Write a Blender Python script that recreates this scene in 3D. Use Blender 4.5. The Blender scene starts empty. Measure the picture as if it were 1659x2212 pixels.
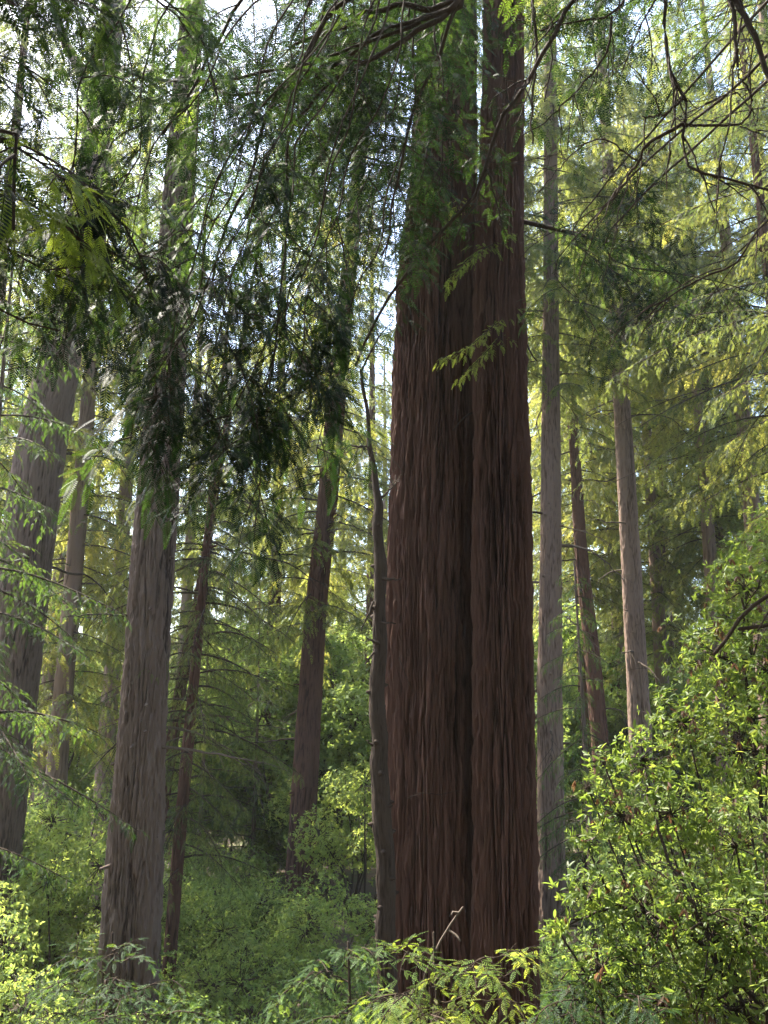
import bpy, math, random
import numpy as np
from mathutils import Vector, Matrix, Euler

# ------------------------------------------------------------------ camera, sky, sun, exposure
S = bpy.context.scene
C = S.collection
F = 1916.0                     # focal length, in pixels of a 1659 x 2212 view
PITCH = math.radians(12.8)
CAM = np.array([0.0, 0.0, 1.65])
cam = bpy.data.objects.new("camera", bpy.data.cameras.new("camera"))
C.objects.link(cam)
cam.data.sensor_fit = 'VERTICAL'
cam.data.angle = 2 * math.atan(1106 / F)
cam.data.clip_end = 2000
cam.location = CAM
cam.rotation_euler = (math.pi / 2 + PITCH, 0, 0)
S.camera = cam

SUN_EL, SUN_AZ = math.radians(55), math.radians(-50)      # azimuth from +Y, negative = left of the view
to_sun = Vector((math.sin(SUN_AZ) * math.cos(SUN_EL), math.cos(SUN_AZ) * math.cos(SUN_EL), math.sin(SUN_EL)))
W = bpy.data.worlds.new("World"); S.world = W; W.use_nodes = True
nt = W.node_tree
sky = nt.nodes.new("ShaderNodeTexSky"); sky.sky_type = 'NISHITA'; sky.sun_disc = False
sky.sun_elevation = SUN_EL; sky.sun_rotation = SUN_AZ
sky.altitude = 100; sky.dust_density = 2.0
bg = nt.nodes["Background"]; bg.inputs[1].default_value = 0.15
nt.links.new(sky.outputs[0], bg.inputs[0])
sd = bpy.data.lights.new("sun", 'SUN'); sd.energy = 5.0; sd.angle = math.radians(0.5); sd.color = (1, 0.93, 0.80)
sun = bpy.data.objects.new("sun", sd); C.objects.link(sun)
sun.rotation_euler = to_sun.to_track_quat('Z', 'Y').to_euler()
S.view_settings.view_transform = 'Standard'; S.view_settings.look = 'None'
S.view_settings.exposure = 2.6; S.view_settings.gamma = 1.0
cy = S.cycles
cy.max_bounces = 5; cy.diffuse_bounces = 3; cy.glossy_bounces = 1; cy.transmission_bounces = 3
cy.volume_bounces = 1; cy.transparent_max_bounces = 4
cy.use_denoising = True; cy.denoiser = 'OPENIMAGEDENOISE'; cy.denoising_prefilter = 'NONE'; cy.denoising_input_passes = 'RGB_ALBEDO_NORMAL'
cy.use_adaptive_sampling = True; cy.adaptive_threshold = 0.01
cy.sample_clamp_indirect = 4
cy.caustics_reflective = False; cy.caustics_refractive = False

# ------------------------------------------------------------------ helpers
cp, sp_ = math.cos(PITCH), math.sin(PITCH)
FWD = np.array([0, cp, sp_])
def at(px, py, Y):
    """world point at distance Y ahead that the photograph shows at (px, py) of 1659 x 2212"""
    x, y = (px - 829.5) / F, (1106 - py) / F
    d = np.array([x, cp - y * sp_, sp_ + y * cp])
    return CAM + d * (Y / d[1])
def size(px, p):
    return px / F * float(np.dot(np.asarray(p) - CAM, FWD))

_perm = np.random.RandomState(7).permutation(4096)
_grad = np.random.RandomState(8).normal(size=(4096, 3)); _grad /= np.linalg.norm(_grad, axis=1)[:, None]
def noise3(x, y, z, seed=0):
    x, y, z = np.broadcast_arrays(np.asarray(x, float), np.asarray(y, float), np.asarray(z, float))
    xi, yi, zi = np.floor(x).astype(int), np.floor(y).astype(int), np.floor(z).astype(int)
    xf, yf, zf = x - xi, y - yi, z - zi
    u, v, w = [t * t * t * (t * (t * 6 - 15) + 10) for t in (xf, yf, zf)]
    def g(i, j, k):
        h = _perm[(_perm[(_perm[(xi + i + seed * 131) & 4095] + yi + j) & 4095] + zi + k) & 4095]
        gr = _grad[h]
        return gr[..., 0] * (xf - i) + gr[..., 1] * (yf - j) + gr[..., 2] * (zf - k)
    l = lambda a, b, t: a + t * (b - a)
    return 1.6 * l(l(l(g(0,0,0), g(1,0,0), u), l(g(0,1,0), g(1,1,0), u), v),
                   l(l(g(0,0,1), g(1,0,1), u), l(g(0,1,1), g(1,1,1), u), v), w)

def ground_z(x, y):
    x = np.asarray(x, float); y = np.asarray(y, float)
    z = np.interp(y, [-400, -20, 0.8, 16, 24, 55, 130, 260, 460], [4, 1.5, 0, -6.0, -6.8, -6.5, 2.5, 22, 40])
    return z + 0.35 * noise3(x / 9, y / 9, 0, 3) * np.clip(np.abs(y) / 12, 0, 1) + 1.5 * noise3(x / 45, y / 45, 0, 4) * np.clip((y - 20) / 40, 0, 1)

class Geo:
    def __init__(s): s.v = []; s.q = []; s.t = []; s.qm = []; s.tm = []; s.a = []; s.n = 0
    def add(s, v, q=None, t=None, m=0, a=0.5):
        v = np.asarray(v, np.float32); k = len(v)
        s.v.append(v); s.a.append(np.full(k, a, np.float32) if np.isscalar(a) else np.asarray(a, np.float32))
        if q is not None and len(q): s.q.append(np.asarray(q, np.int32) + s.n); s.qm.append(np.full(len(q), m, np.int32))
        if t is not None and len(t): s.t.append(np.asarray(t, np.int32) + s.n); s.tm.append(np.full(len(t), m, np.int32))
        s.n += k
    def mesh(s, name, mats, origin=(0, 0, 0), smooth=True):
        me = bpy.data.meshes.new(name)
        v = np.concatenate(s.v) - np.asarray(origin, np.float32)
        q = np.concatenate(s.q) if s.q else np.zeros((0, 4), np.int32)
        t = np.concatenate(s.t) if s.t else np.zeros((0, 3), np.int32)
        me.vertices.add(len(v)); me.vertices.foreach_set("co", v.ravel().astype(np.float32))
        loops = np.concatenate([q.ravel(), t.ravel()])
        me.loops.add(len(loops)); me.loops.foreach_set("vertex_index", loops)
        tot = np.concatenate([np.full(len(q), 4), np.full(len(t), 3)]).astype(np.int32)
        start = np.concatenate([[0], np.cumsum(tot)[:-1]]).astype(np.int32)
        me.polygons.add(len(tot)); me.polygons.foreach_set("loop_start", start)
        me.polygons.foreach_set("loop_total", tot)
        me.polygons.foreach_set("material_index", np.concatenate(s.qm + s.tm).astype(np.int32) if (s.qm or s.tm) else np.zeros(0, np.int32))
        me.polygons.foreach_set("use_smooth", np.full(len(tot), smooth))
        at_ = me.attributes.new("tint", 'FLOAT', 'POINT'); at_.data.foreach_set("value", np.concatenate(s.a))
        for m in (mats if isinstance(mats, (list, tuple)) else [mats]): me.materials.append(m)
        me.update(); me.validate()
        return me

def obj(name, me, parent=None):
    o = bpy.data.objects.new(name, me); C.objects.link(o)
    if parent: o.parent = parent
    return o
def tag(o, label, cat, group=None):
    o['label'] = label; o['category'] = cat
    if group: o['group'] = group
    return o
def thing(name, label, cat, loc, group=None):
    o = bpy.data.objects.new(name, None); C.objects.link(o)
    o.location = [float(c) for c in loc]; o.empty_display_size = 0.3
    return tag(o, label, cat, group)

def unit(a):
    return a / np.maximum(np.linalg.norm(a, axis=-1, keepdims=True), 1e-9)
def smooth_path(pts, n):
    """Catmull-Rom through pts, n points evenly along it"""
    P = np.asarray(pts, float)
    P = np.vstack([2 * P[0] - P[1], P, 2 * P[-1] - P[-2]])
    out = []
    for i in range(1, len(P) - 2):
        t = np.linspace(0, 1, 13)[:-1, None]
        a, b, c, d = P[i - 1], P[i], P[i + 1], P[i + 2]
        out.append(0.5 * (2 * b + (c - a) * t + (2 * a - 5 * b + 4 * c - d) * t**2 + (3 * b - a - 3 * c + d) * t**3))
    out.append(P[-2][None])
    Q = np.vstack(out)
    L = np.concatenate([[0], np.cumsum(np.linalg.norm(np.diff(Q[:, :3], axis=0), axis=1))])
    s = np.linspace(0, L[-1], n)
    return np.stack([np.interp(s, L, Q[:, k]) for k in range(Q.shape[1])], 1)
def tube(g, pts, rad, seg=6, m=0, a=0.5):
    P = np.asarray(pts, float); n = len(P)
    R = np.broadcast_to(np.asarray(rad, float), (n,))
    T = unit(np.gradient(P, axis=0))
    ref = np.array([0.31, 0.95, 0.05]) if abs(T[:, 2]).mean() > 0.7 else np.array([0, 0, 1.0])
    A = unit(np.cross(T, ref)); B = np.cross(T, A)
    th = np.linspace(0, 2 * np.pi, seg, endpoint=False)
    V = P[:, None] + R[:, None, None] * (np.cos(th)[None, :, None] * A[:, None] + np.sin(th)[None, :, None] * B[:, None])
    i, j = np.meshgrid(np.arange(n - 1), np.arange(seg), indexing='ij')
    j2 = (j + 1) % seg
    q = np.stack([i * seg + j, i * seg + j2, (i + 1) * seg + j2, (i + 1) * seg + j], -1).reshape(-1, 4)
    g.add(np.vstack([V.reshape(-1, 3), P[-1] + T[-1] * R[-1]]), q,
          [[(n - 1) * seg + k, (n - 1) * seg + (k + 1) % seg, n * seg] for k in range(seg)], m, a)

# ---- leaf templates: along +X, length 1, flat in XY
def needle_spray(pairs, ln, wd, ang=58, tip=True, droop=0.16):
    v, q = [], []
    for i in range(pairs):
        t = 0.06 + 0.9 * i / (pairs - 1)
        env = (0.55 + 0.45 * math.sin(math.pi * min(1, t * 1.25) ** 0.8)) * (1 if t < 0.75 else 1 - 1.6 * (t - 0.75))
        for sgn in (-1, 1):
            a = math.radians(ang - 14 * t) * sgn
            d = np.array([math.cos(a), math.sin(a), -0.12]); n = np.array([-math.sin(a), math.cos(a), 0])
            b = np.array([t + 0.01 * sgn, 0, -droop * t * t]); L = ln * env
            k = len(v)
            v += [b, b + d * L * 0.5 + n * wd / 2, b + d * L, b + d * L * 0.5 - n * wd / 2]
            q.append([k, k + 1, k + 2, k + 3])
    if tip:
        k = len(v); b = np.array([0.9, 0, -droop * .8])
        v += [b, b + [0.06, wd / 2, 0], b + [0.13, 0, -.02], b + [0.06, -wd / 2, 0]]; q.append([k, k + 1, k + 2, k + 3])
    k = len(v)
    v += [np.array([0, -.008, 0]), np.array([0, .008, 0]), np.array([.55, .006, -droop * .3]), np.array([.55, -.006, -droop * .3]),
          np.array([1, .003, -droop]), np.array([1, -.003, -droop])]
    q += [[k, k + 1, k + 2, k + 3], [k + 3, k + 2, k + 4, k + 5]]
    return np.array(v), np.array(q)
SPRAY0 = needle_spray(13, 0.21, 0.05)
SPRAY1 = needle_spray(7, 0.26, 0.085)
SPRAY2 = needle_spray(4, 0.42, 0.17, ang=44)
def leaf():
    v = [[0, 0, 0], [.3, .13, .035], [.3, 0, 0], [.3, -.13, .035], [.68, .12, .02], [.68, 0, -.03], [.68, -.12, .02], [1, 0, -.09]]
    return np.array(v, float), np.array([[0, 2, 1, 1], [0, 3, 2, 2], [1, 2, 5, 4], [2, 3, 6, 5], [4, 5, 7, 7], [5, 6, 7, 7]])
_lv, _lq = leaf()
LEAF_V = _lv; LEAF_Q = np.array([[1, 2, 5, 4], [2, 3, 6, 5]]); LEAF_T = np.array([[0, 2, 1], [0, 3, 2], [4, 5, 7], [5, 6, 7]])
DIAMOND = (np.array([[0, 0, 0], [.5, .2, 0.03], [1, 0, -.06], [.5, -.2, .03]]), np.array([[0, 1, 2, 3]]))

class Sprays:
    """positions, directions, up vectors, lengths and tints of leaf templates, expanded at the end"""
    def __init__(s): s.p = []; s.d = []; s.u = []; s.s = []; s.a = []
    def add(s, p, d, u, sc, a):
        n = len(p); s.p.append(p); s.d.append(d); s.u.append(np.broadcast_to(u, (n, 3))); s.s.append(np.broadcast_to(sc, (n,))); s.a.append(np.broadcast_to(a, (n,)))
    def count(s): return sum(len(p) for p in s.p)
    def into(s, g, tv, tq, tt=None, m=0):
        if not s.p: return
        p = np.concatenate(s.p); d = unit(np.concatenate(s.d)); u = np.concatenate(s.u); sc = np.concatenate(s.s); a = np.concatenate(s.a)
        y = unit(np.cross(u, d)); z = np.cross(d, y)
        n, k = len(p), len(tv)
        V = p[:, None] + sc[:, None, None] * (tv[None, :, 0, None] * d[:, None] + tv[None, :, 1, None] * y[:, None] + tv[None, :, 2, None] * z[:, None])
        off = (np.arange(n) * k)[:, None, None]
        g.add(V.reshape(-1, 3), (tq[None] + off).reshape(-1, 4) if tq is not None else None,
              (tt[None] + off).reshape(-1, 3) if tt is not None else None, m, np.repeat(a, k))

def leafy(gw, spr, path, rng, r0, tw=0.5, step=0.12, sl=0.14, ss=0.07, droop=0.35, start=0.15, tint=0.5, seg=5, twig_r=0.004, m=1, wild=0.25, limb=True, taper=0.25):
    """limb along path, side twigs in its plane, sprays on both sides of every twig"""
    path = np.asarray(path, float)
    n = len(path)
    if limb: tube(gw, path, np.linspace(r0, r0 * taper, n), seg, m)
    L = np.concatenate([[0], np.cumsum(np.linalg.norm(np.diff(path, axis=0), axis=1))])
    T = unit(np.gradient(path, axis=0))
    k = 0; s = L[-1] * start
    while s < L[-1]:
        f = s / L[-1]
        b = np.array([np.interp(s, L, path[:, c]) for c in range(3)]); t = unit(np.array([np.interp(s, L, T[:, c]) for c in range(3)]))
        side = unit(np.cross(t, [0, 0, 1.0]) + 1e-6) * (1 if k % 2 else -1)
        l = tw * (1.15 - 0.75 * f) * rng.uniform(0.55, 1.2)
        d = unit(0.55 * t + 0.9 * side + rng.normal(0, wild, 3) + [0, 0, -droop * 0.4])
        m_ = 5
        u = np.linspace(0, 1, m_)[:, None]
        tp = b + d * l * u + np.array([0, 0, -droop * l * 0.8]) * u**2
        tube(gw, tp, np.linspace(twig_r, twig_r * .4, m_), 3, m)
        ns = max(2, int(l / ss))
        fu = (np.arange(ns) + rng.uniform(0.2, .9, ns)) / ns * .98 + .02
        pos = b + d * l * fu[:, None] + np.array([0, 0, -droop * l * 0.8]) * (fu**2)[:, None]
        dd = unit(d + np.array([0, 0, -1.6 * droop]) * fu[:, None])
        sd_ = unit(np.cross(dd, [0, 0, 1.0])) * np.where(np.arange(ns) % 2, 1, -1)[:, None]
        sdir = dd * 0.75 + sd_ * 0.75 + rng.normal(0, wild * .7, (ns, 3)) + [0, 0, -droop * .5]
        up = unit(np.array([0, 0, 1.0]) + rng.normal(0, wild + .1, (ns, 3)))
        tt = np.clip(tint + rng.normal(0, .12) + rng.normal(0, .1, ns), 0, 1)
        spr.add(pos, sdir, up, sl * rng.uniform(.65, 1.2, ns) * (1.05 - .35 * fu), tt)
        spr.add(tp[-1:], dd[-1:] + [0, 0, -droop * .6], np.array([0, 0, 1.0]), sl * 1.1, np.array([tint]))
        s += step * rng.uniform(.6, 1.4); k += 1

# ------------------------------------------------------------------ materials
def new_mat(name):
    m = bpy.data.materials.new(name); m.use_nodes = True; m.node_tree.nodes.clear(); return m, m.node_tree.nodes, m.node_tree.links
def ramp(N, stops):
    r = N.new("ShaderNodeValToRGB"); e = r.color_ramp.elements
    while len(e) < len(stops): e.new(0.5)
    for k, (p, c) in enumerate(stops): e[k].position = p; e[k].color = (*c, 1)
    return r
def leaf_mat(name, stops, trans, mix=0.42, rough=0.6, spec=0.18):
    m, N, L = new_mat(name)
    a = N.new("ShaderNodeAttribute"); a.attribute_name = "tint"
    oi = N.new("ShaderNodeObjectInfo")
    ma = N.new("ShaderNodeMath"); ma.operation = 'MULTIPLY_ADD'; ma.inputs[1].default_value = 0.2; ma.inputs[2].default_value = -0.1
    L.new(oi.outputs['Random'], ma.inputs[0])
    ad = N.new("ShaderNodeMath"); ad.operation = 'ADD'; L.new(a.outputs['Fac'], ad.inputs[0]); L.new(ma.outputs[0], ad.inputs[1])
    r1 = ramp(N, stops); r2 = ramp(N, trans)
    L.new(ad.outputs[0], r1.inputs[0]); L.new(ad.outputs[0], r2.inputs[0])
    p = N.new("ShaderNodeBsdfPrincipled"); p.inputs['Roughness'].default_value = rough; p.inputs['Specular IOR Level'].default_value = spec
    L.new(r1.outputs[0], p.inputs['Base Color'])
    t = N.new("ShaderNodeBsdfTranslucent"); L.new(r2.outputs[0], t.inputs[0])
    mx = N.new("ShaderNodeMixShader"); mx.inputs[0].default_value = mix
    L.new(p.outputs[0], mx.inputs[1]); L.new(t.outputs[0], mx.inputs[2])
    o = N.new("ShaderNodeOutputMaterial"); L.new(mx.outputs[0], o.inputs[0])
    return m
def bark_mat(name, dark, mid, light, scale=1.0, bump=0.5):
    m, N, L = new_mat(name)
    tc = N.new("ShaderNodeTexCoord"); mp = N.new("ShaderNodeMapping"); L.new(tc.outputs['Object'], mp.inputs[0])
    mp.inputs['Scale'].default_value = (22 * scale, 22 * scale, 1.6 * scale)
    n1 = N.new("ShaderNodeTexNoise"); n1.inputs['Scale'].default_value = 1; n1.inputs['Detail'].default_value = 6; n1.inputs['Roughness'].default_value = .65
    n1.inputs['Distortion'].default_value = .3
    L.new(mp.outputs[0], n1.inputs['Vector'])
    mp2 = N.new("ShaderNodeMapping"); L.new(tc.outputs['Object'], mp2.inputs[0]); mp2.inputs['Scale'].default_value = (1.6, 1.6, .35)
    n2 = N.new("ShaderNodeTexNoise"); n2.inputs['Scale'].default_value = 1; n2.inputs['Detail'].default_value = 4
    L.new(mp2.outputs[0], n2.inputs['Vector'])
    a = N.new("ShaderNodeAttribute"); a.attribute_name = "tint"
    f1 = N.new("ShaderNodeMath"); f1.operation = 'MULTIPLY_ADD'; f1.inputs[1].default_value = .55; L.new(n1.outputs[0], f1.inputs[0])
    f2 = N.new("ShaderNodeMath"); f2.operation = 'MULTIPLY_ADD'; f2.inputs[1].default_value = .75; L.new(n2.outputs[0], f2.inputs[0]); L.new(a.outputs['Fac'], f2.inputs[2])
    f3 = N.new("ShaderNodeMath"); f3.operation = 'MULTIPLY'; f3.inputs[1].default_value = .45; L.new(f2.outputs[0], f3.inputs[0]); L.new(f3.outputs[0], f1.inputs[2])
    r = ramp(N, [(.36, dark), (.52, mid), (.70, light)]); L.new(f1.outputs[0], r.inputs[0])
    b = N.new("ShaderNodeBump"); b.inputs['Strength'].default_value = bump; b.inputs['Distance'].default_value = .03; L.new(n1.outputs[0], b.inputs['Height'])
    p = N.new("ShaderNodeBsdfPrincipled"); p.inputs['Roughness'].default_value = .9; p.inputs['Specular IOR Level'].default_value = .15
    L.new(r.outputs[0], p.inputs['Base Color']); L.new(b.outputs[0], p.inputs['Normal'])
    o = N.new("ShaderNodeOutputMaterial"); L.new(p.outputs[0], o.inputs[0])
    return m

M_red = bark_mat("redwood_bark_red", (.005, .0025, .0017), (.020, .0085, .0055), (.085, .044, .031), bump=1.0)
M_grey = bark_mat("redwood_bark_grey", (.006, .004, .003), (.032, .020, .0155), (.135, .097, .078), bump=1.0)
M_pale = bark_mat("redwood_bark_pale", (.02, .012, .008), (.075, .047, .034), (.18, .125, .097))
M_twig = bark_mat("twig_bark", (.007, .005, .004), (.018, .012, .009), (.05, .036, .026), 2.0)
M_deadtwig = bark_mat("dead_twig_bark", (.02, .015, .011), (.055, .041, .03), (.11, .086, .068), 2.0)
M_needle = leaf_mat("redwood_needles", [(0, (.012, .03, .014)), (.5, (.03, .075, .022)), (1, (.07, .13, .025))],
                    [(0, (.05, .11, .015)), (.5, (.16, .27, .03)), (1, (.34, .42, .04))])
M_far = leaf_mat("forest_needles", [(0, (.016, .034, .018)), (.5, (.042, .07, .024)), (1, (.10, .12, .03))],
                 [(0, (.10, .15, .035)), (.5, (.33, .37, .07)), (1, (.65, .58, .11))], mix=.48)
M_dark = leaf_mat("shaded_redwood_needles", [(0, (.004, .010, .006)), (.35, (.008, .021, .009)), (.6, (.018, .045, .012)), (1, (.05, .10, .02))],
                  [(0, (.006, .014, .004)), (.35, (.02, .045, .008)), (.6, (.08, .15, .02)), (1, (.22, .32, .03))], mix=.3)  # darkened needle copy: shade on the near boughs is put into the colour
M_lit = leaf_mat('lit_needles', [(0, (.03, .07, .02)), (.5, (.08, .14, .03)), (1, (.17, .21, .045))],
                   [(0, (.10, .18, .02)), (.5, (.36, .46, .05)), (1, (.62, .62, .09))], mix=.5)  # brightened needle copy: light on the sprigs is painted into the colour
M_bay = leaf_mat("bay_leaves", [(0, (.12, .07, .045)), (.08, (.08, .05, .035)), (.12, (.05, .085, .02)), (.55, (.10, .15, .032)), (1, (.17, .20, .045))],
                 [(0, (.16, .08, .04)), (.1, (.10, .055, .03)), (.13, (.16, .25, .035)), (.55, (.27, .36, .05)), (1, (.52, .55, .09))], mix=.52, rough=.5, spec=.3)
M_broad = leaf_mat("understory_leaves", [(0, (.05, .085, .035)), (.5, (.09, .15, .05)), (1, (.14, .19, .055))],
                   [(0, (.20, .30, .07)), (.5, (.38, .50, .10)), (1, (.52, .58, .12))], mix=.48)
def ground_mat():
    m, N, L = new_mat("forest_floor")
    n1 = N.new("ShaderNodeTexNoise"); n1.inputs['Scale'].default_value = .9; n1.inputs['Detail'].default_value = 10
    tc = N.new("ShaderNodeTexCoord"); L.new(tc.outputs['Object'], n1.inputs['Vector'])
    r = ramp(N, [(.3, (.035, .022, .014)), (.5, (.07, .045, .028)), (.6, (.05, .06, .02)), (.75, (.12, .085, .05))]); L.new(n1.outputs[0], r.inputs[0])
    b = N.new("ShaderNodeBump"); b.inputs['Strength'].default_value = .8; b.inputs['Distance'].default_value = .1; L.new(n1.outputs[0], b.inputs['Height'])
    p = N.new("ShaderNodeBsdfPrincipled"); p.inputs['Roughness'].default_value = .95
    L.new(r.outputs[0], p.inputs['Base Color']); L.new(b.outputs[0], p.inputs['Normal'])
    o = N.new("ShaderNodeOutputMaterial"); L.new(p.outputs[0], o.inputs[0]); return m
M_ground = ground_mat()

# ------------------------------------------------------------------ ground
gx = np.concatenate([np.linspace(-400, -60, 35), np.linspace(-58, 58, 90), np.linspace(60, 400, 35)])
gy = np.concatenate([np.linspace(-300, -20, 20), np.linspace(-18, 80, 120), np.linspace(83, 450, 60)])
X, Yg = np.meshgrid(gx, gy)
V = np.stack([X, Yg, ground_z(X, Yg)], -1).reshape(-1, 3)
nx = len(gx)
i, j = np.meshgrid(np.arange(len(gy) - 1), np.arange(nx - 1), indexing='ij')
g = Geo(); g.add(V, np.stack([i * nx + j, i * nx + j + 1, (i + 1) * nx + j + 1, (i + 1) * nx + j], -1).reshape(-1, 4))
o = obj("ground", g.mesh("ground", M_ground)); o['kind'] = 'structure'

# ------------------------------------------------------------------ trunks
def trunk_path(pix, Y, top_z, top_r, flare=1.25):
    """pix: (px, py, width px) from low to high; runs from below the ground to top_z"""
    pts = []
    for (px, py, w) in pix:
        p = at(px, py, Y); pts.append([*p, size(w / 2, p)])
    pts = np.array(pts)
    lo, d = pts[0], (pts[1] - pts[0]) / max(1e-6, pts[1][2] - pts[0][2])
    gz = float(ground_z(lo[0], lo[1])) - .5
    if lo[2] > gz:
        b = lo + d * (gz - lo[2]); b[3] = max(lo[3], min(b[3], lo[3] * 1.3)) * flare
        mid = lo + d * (gz - lo[2]) * .5; mid[3] = max(lo[3], min(mid[3], lo[3] * 1.2))
        pts = np.vstack([b, mid, pts])
    hi = pts[-1]
    if top_z > hi[2]:
        d = (pts[-1] - pts[-3]) / max(1e-6, pts[-1][2] - pts[-3][2])
        for f in (.3, .65, 1):
            p = hi + d * (top_z - hi[2]) * f; p[3] = hi[3] + (top_r - hi[3]) * f
            pts = np.vstack([pts, p])
    return pts
def bark_trunk(path, seed, seg, dz, ridge=.035, freq=9.0, stretch=14.0, lobes=.05, fine_top=1e9):
    n = max(20, int((path[-1, 2] - path[0, 2]) / dz))
    P = smooth_path(path, n)
    th = np.linspace(0, 2 * np.pi, seg, endpoint=False)
    Z = P[:, 2][:, None]; R = P[:, 3][:, None]
    cx, sx = np.cos(th)[None], np.sin(th)[None]
    R0 = np.median(P[:, 3])
    # fibres wander a little as they climb
    wob = .35 * noise3(cx * 1.2, sx * 1.2, Z * .25, seed) + .12 * noise3(cx * 4, sx * 4, Z * .9, seed + 5)
    c2, s2 = np.cos(th[None] + wob * .05), np.sin(th[None] + wob * .05)
    k = freq * R0
    a = noise3(c2 * k, s2 * k, Z * freq / stretch, seed + 1)
    b = noise3(c2 * k * 2.3, s2 * k * 2.3, Z * freq * 2.3 / stretch, seed + 2)
    c = noise3(c2 * k * 5, s2 * k * 5, Z * freq * 5 / stretch * 1.6, seed + 3)
    brk = np.clip(.55 + 1.1 * noise3(c2 * k * .8, s2 * k * .8, Z * .55, seed + 11), .1, 1.15)      # furrows come and go
    h = (1.0 - np.clip(np.abs(a) / .22, 0, 1)) * brk
    h2 = (1.0 - np.clip(np.abs(b) / .26, 0, 1)) * np.clip(1.35 - brk, .25, 1.1)
    d_ = noise3(c2 * k * 3.4, s2 * k * 3.4, Z * freq * .55, seed + 4)
    rid = -h * .9 - h2 * .6 + c * .5 + .2 * d_ + (.35 if ridge < .06 else .75) * noise3(c2 * k * .3, s2 * k * .3, Z * .13, seed + 6) + .25 * noise3(c2 * k * .6, s2 * k * .6, Z * .5, seed + 7)
    lob = lobes * noise3(cx * 1.6, sx * 1.6, Z * .07, seed + 9) * 1.6
    edge = np.clip((P[:, 3][:, None]) / R0, .3, 1.3)
    r = R * (1 + lob) + ridge * rid * edge
    V = np.stack([P[:, 0][:, None] + r * cx, P[:, 1][:, None] + r * sx, np.broadcast_to(Z, r.shape)], -1).reshape(-1, 3)
    tint = np.clip(.5 + .42 * (rid + .35), 0, 1).ravel()
    i, j = np.meshgrid(np.arange(n - 1), np.arange(seg), indexing='ij'); j2 = (j + 1) % seg
    g = Geo(); g.add(V, np.stack([i * seg + j, i * seg + j2, (i + 1) * seg + j2, (i + 1) * seg + j], -1).reshape(-1, 4), None, 0, tint)
    return g, P

# ---- crowns: built round the z axis, shared by several trees
def crown_mesh(name, seed, z0, z1, Lmax, nb, spray, sl, tws, tw=.9, droop=.45, wood=M_twig, leafm=M_far, tint=.5, low=.75, top=.12, sparse=0.0, ss=.2):
    rng = np.random.RandomState(seed)
    gw = Geo(); spr = Sprays()
    for b in range(nb):
        f = (b + rng.uniform(0, 1)) / nb
        z = z0 + (z1 - z0) * f
        prof = np.interp(f, [0, .15, .45, 1], [low, 1, .9, top])
        L = Lmax * prof * rng.uniform(.55, 1.15)
        az = b * 2.399 + rng.normal(0, .5)
        o = np.array([math.cos(az), math.sin(az), 0])
        up = rng.uniform(-.25, .3)
        u = np.linspace(0, 1, 8)[:, None]
        side = np.array([-o[1], o[0], 0]) * rng.normal(0, .12)
        path = np.array([0, 0, z]) + o * L * u + side * L * u**2 + np.array([0, 0, 1]) * L * (up * u - (droop + .2 * up) * u**2 + .1 * u**3)
        if rng.uniform() < sparse:
            tube(gw, path, np.linspace(.035, .008, 8), 4, 1); continue
        leafy(gw, spr, path, rng, .012 + .006 * L, tw * (.5 + .5 * prof), tws, sl, ss, droop * 1.1, .16, tint + rng.normal(0, .12), 4, .007, 1, .3)
    spr.into(gw, *spray, m=0)
    return gw.mesh(name, [leafm, wood])
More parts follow.
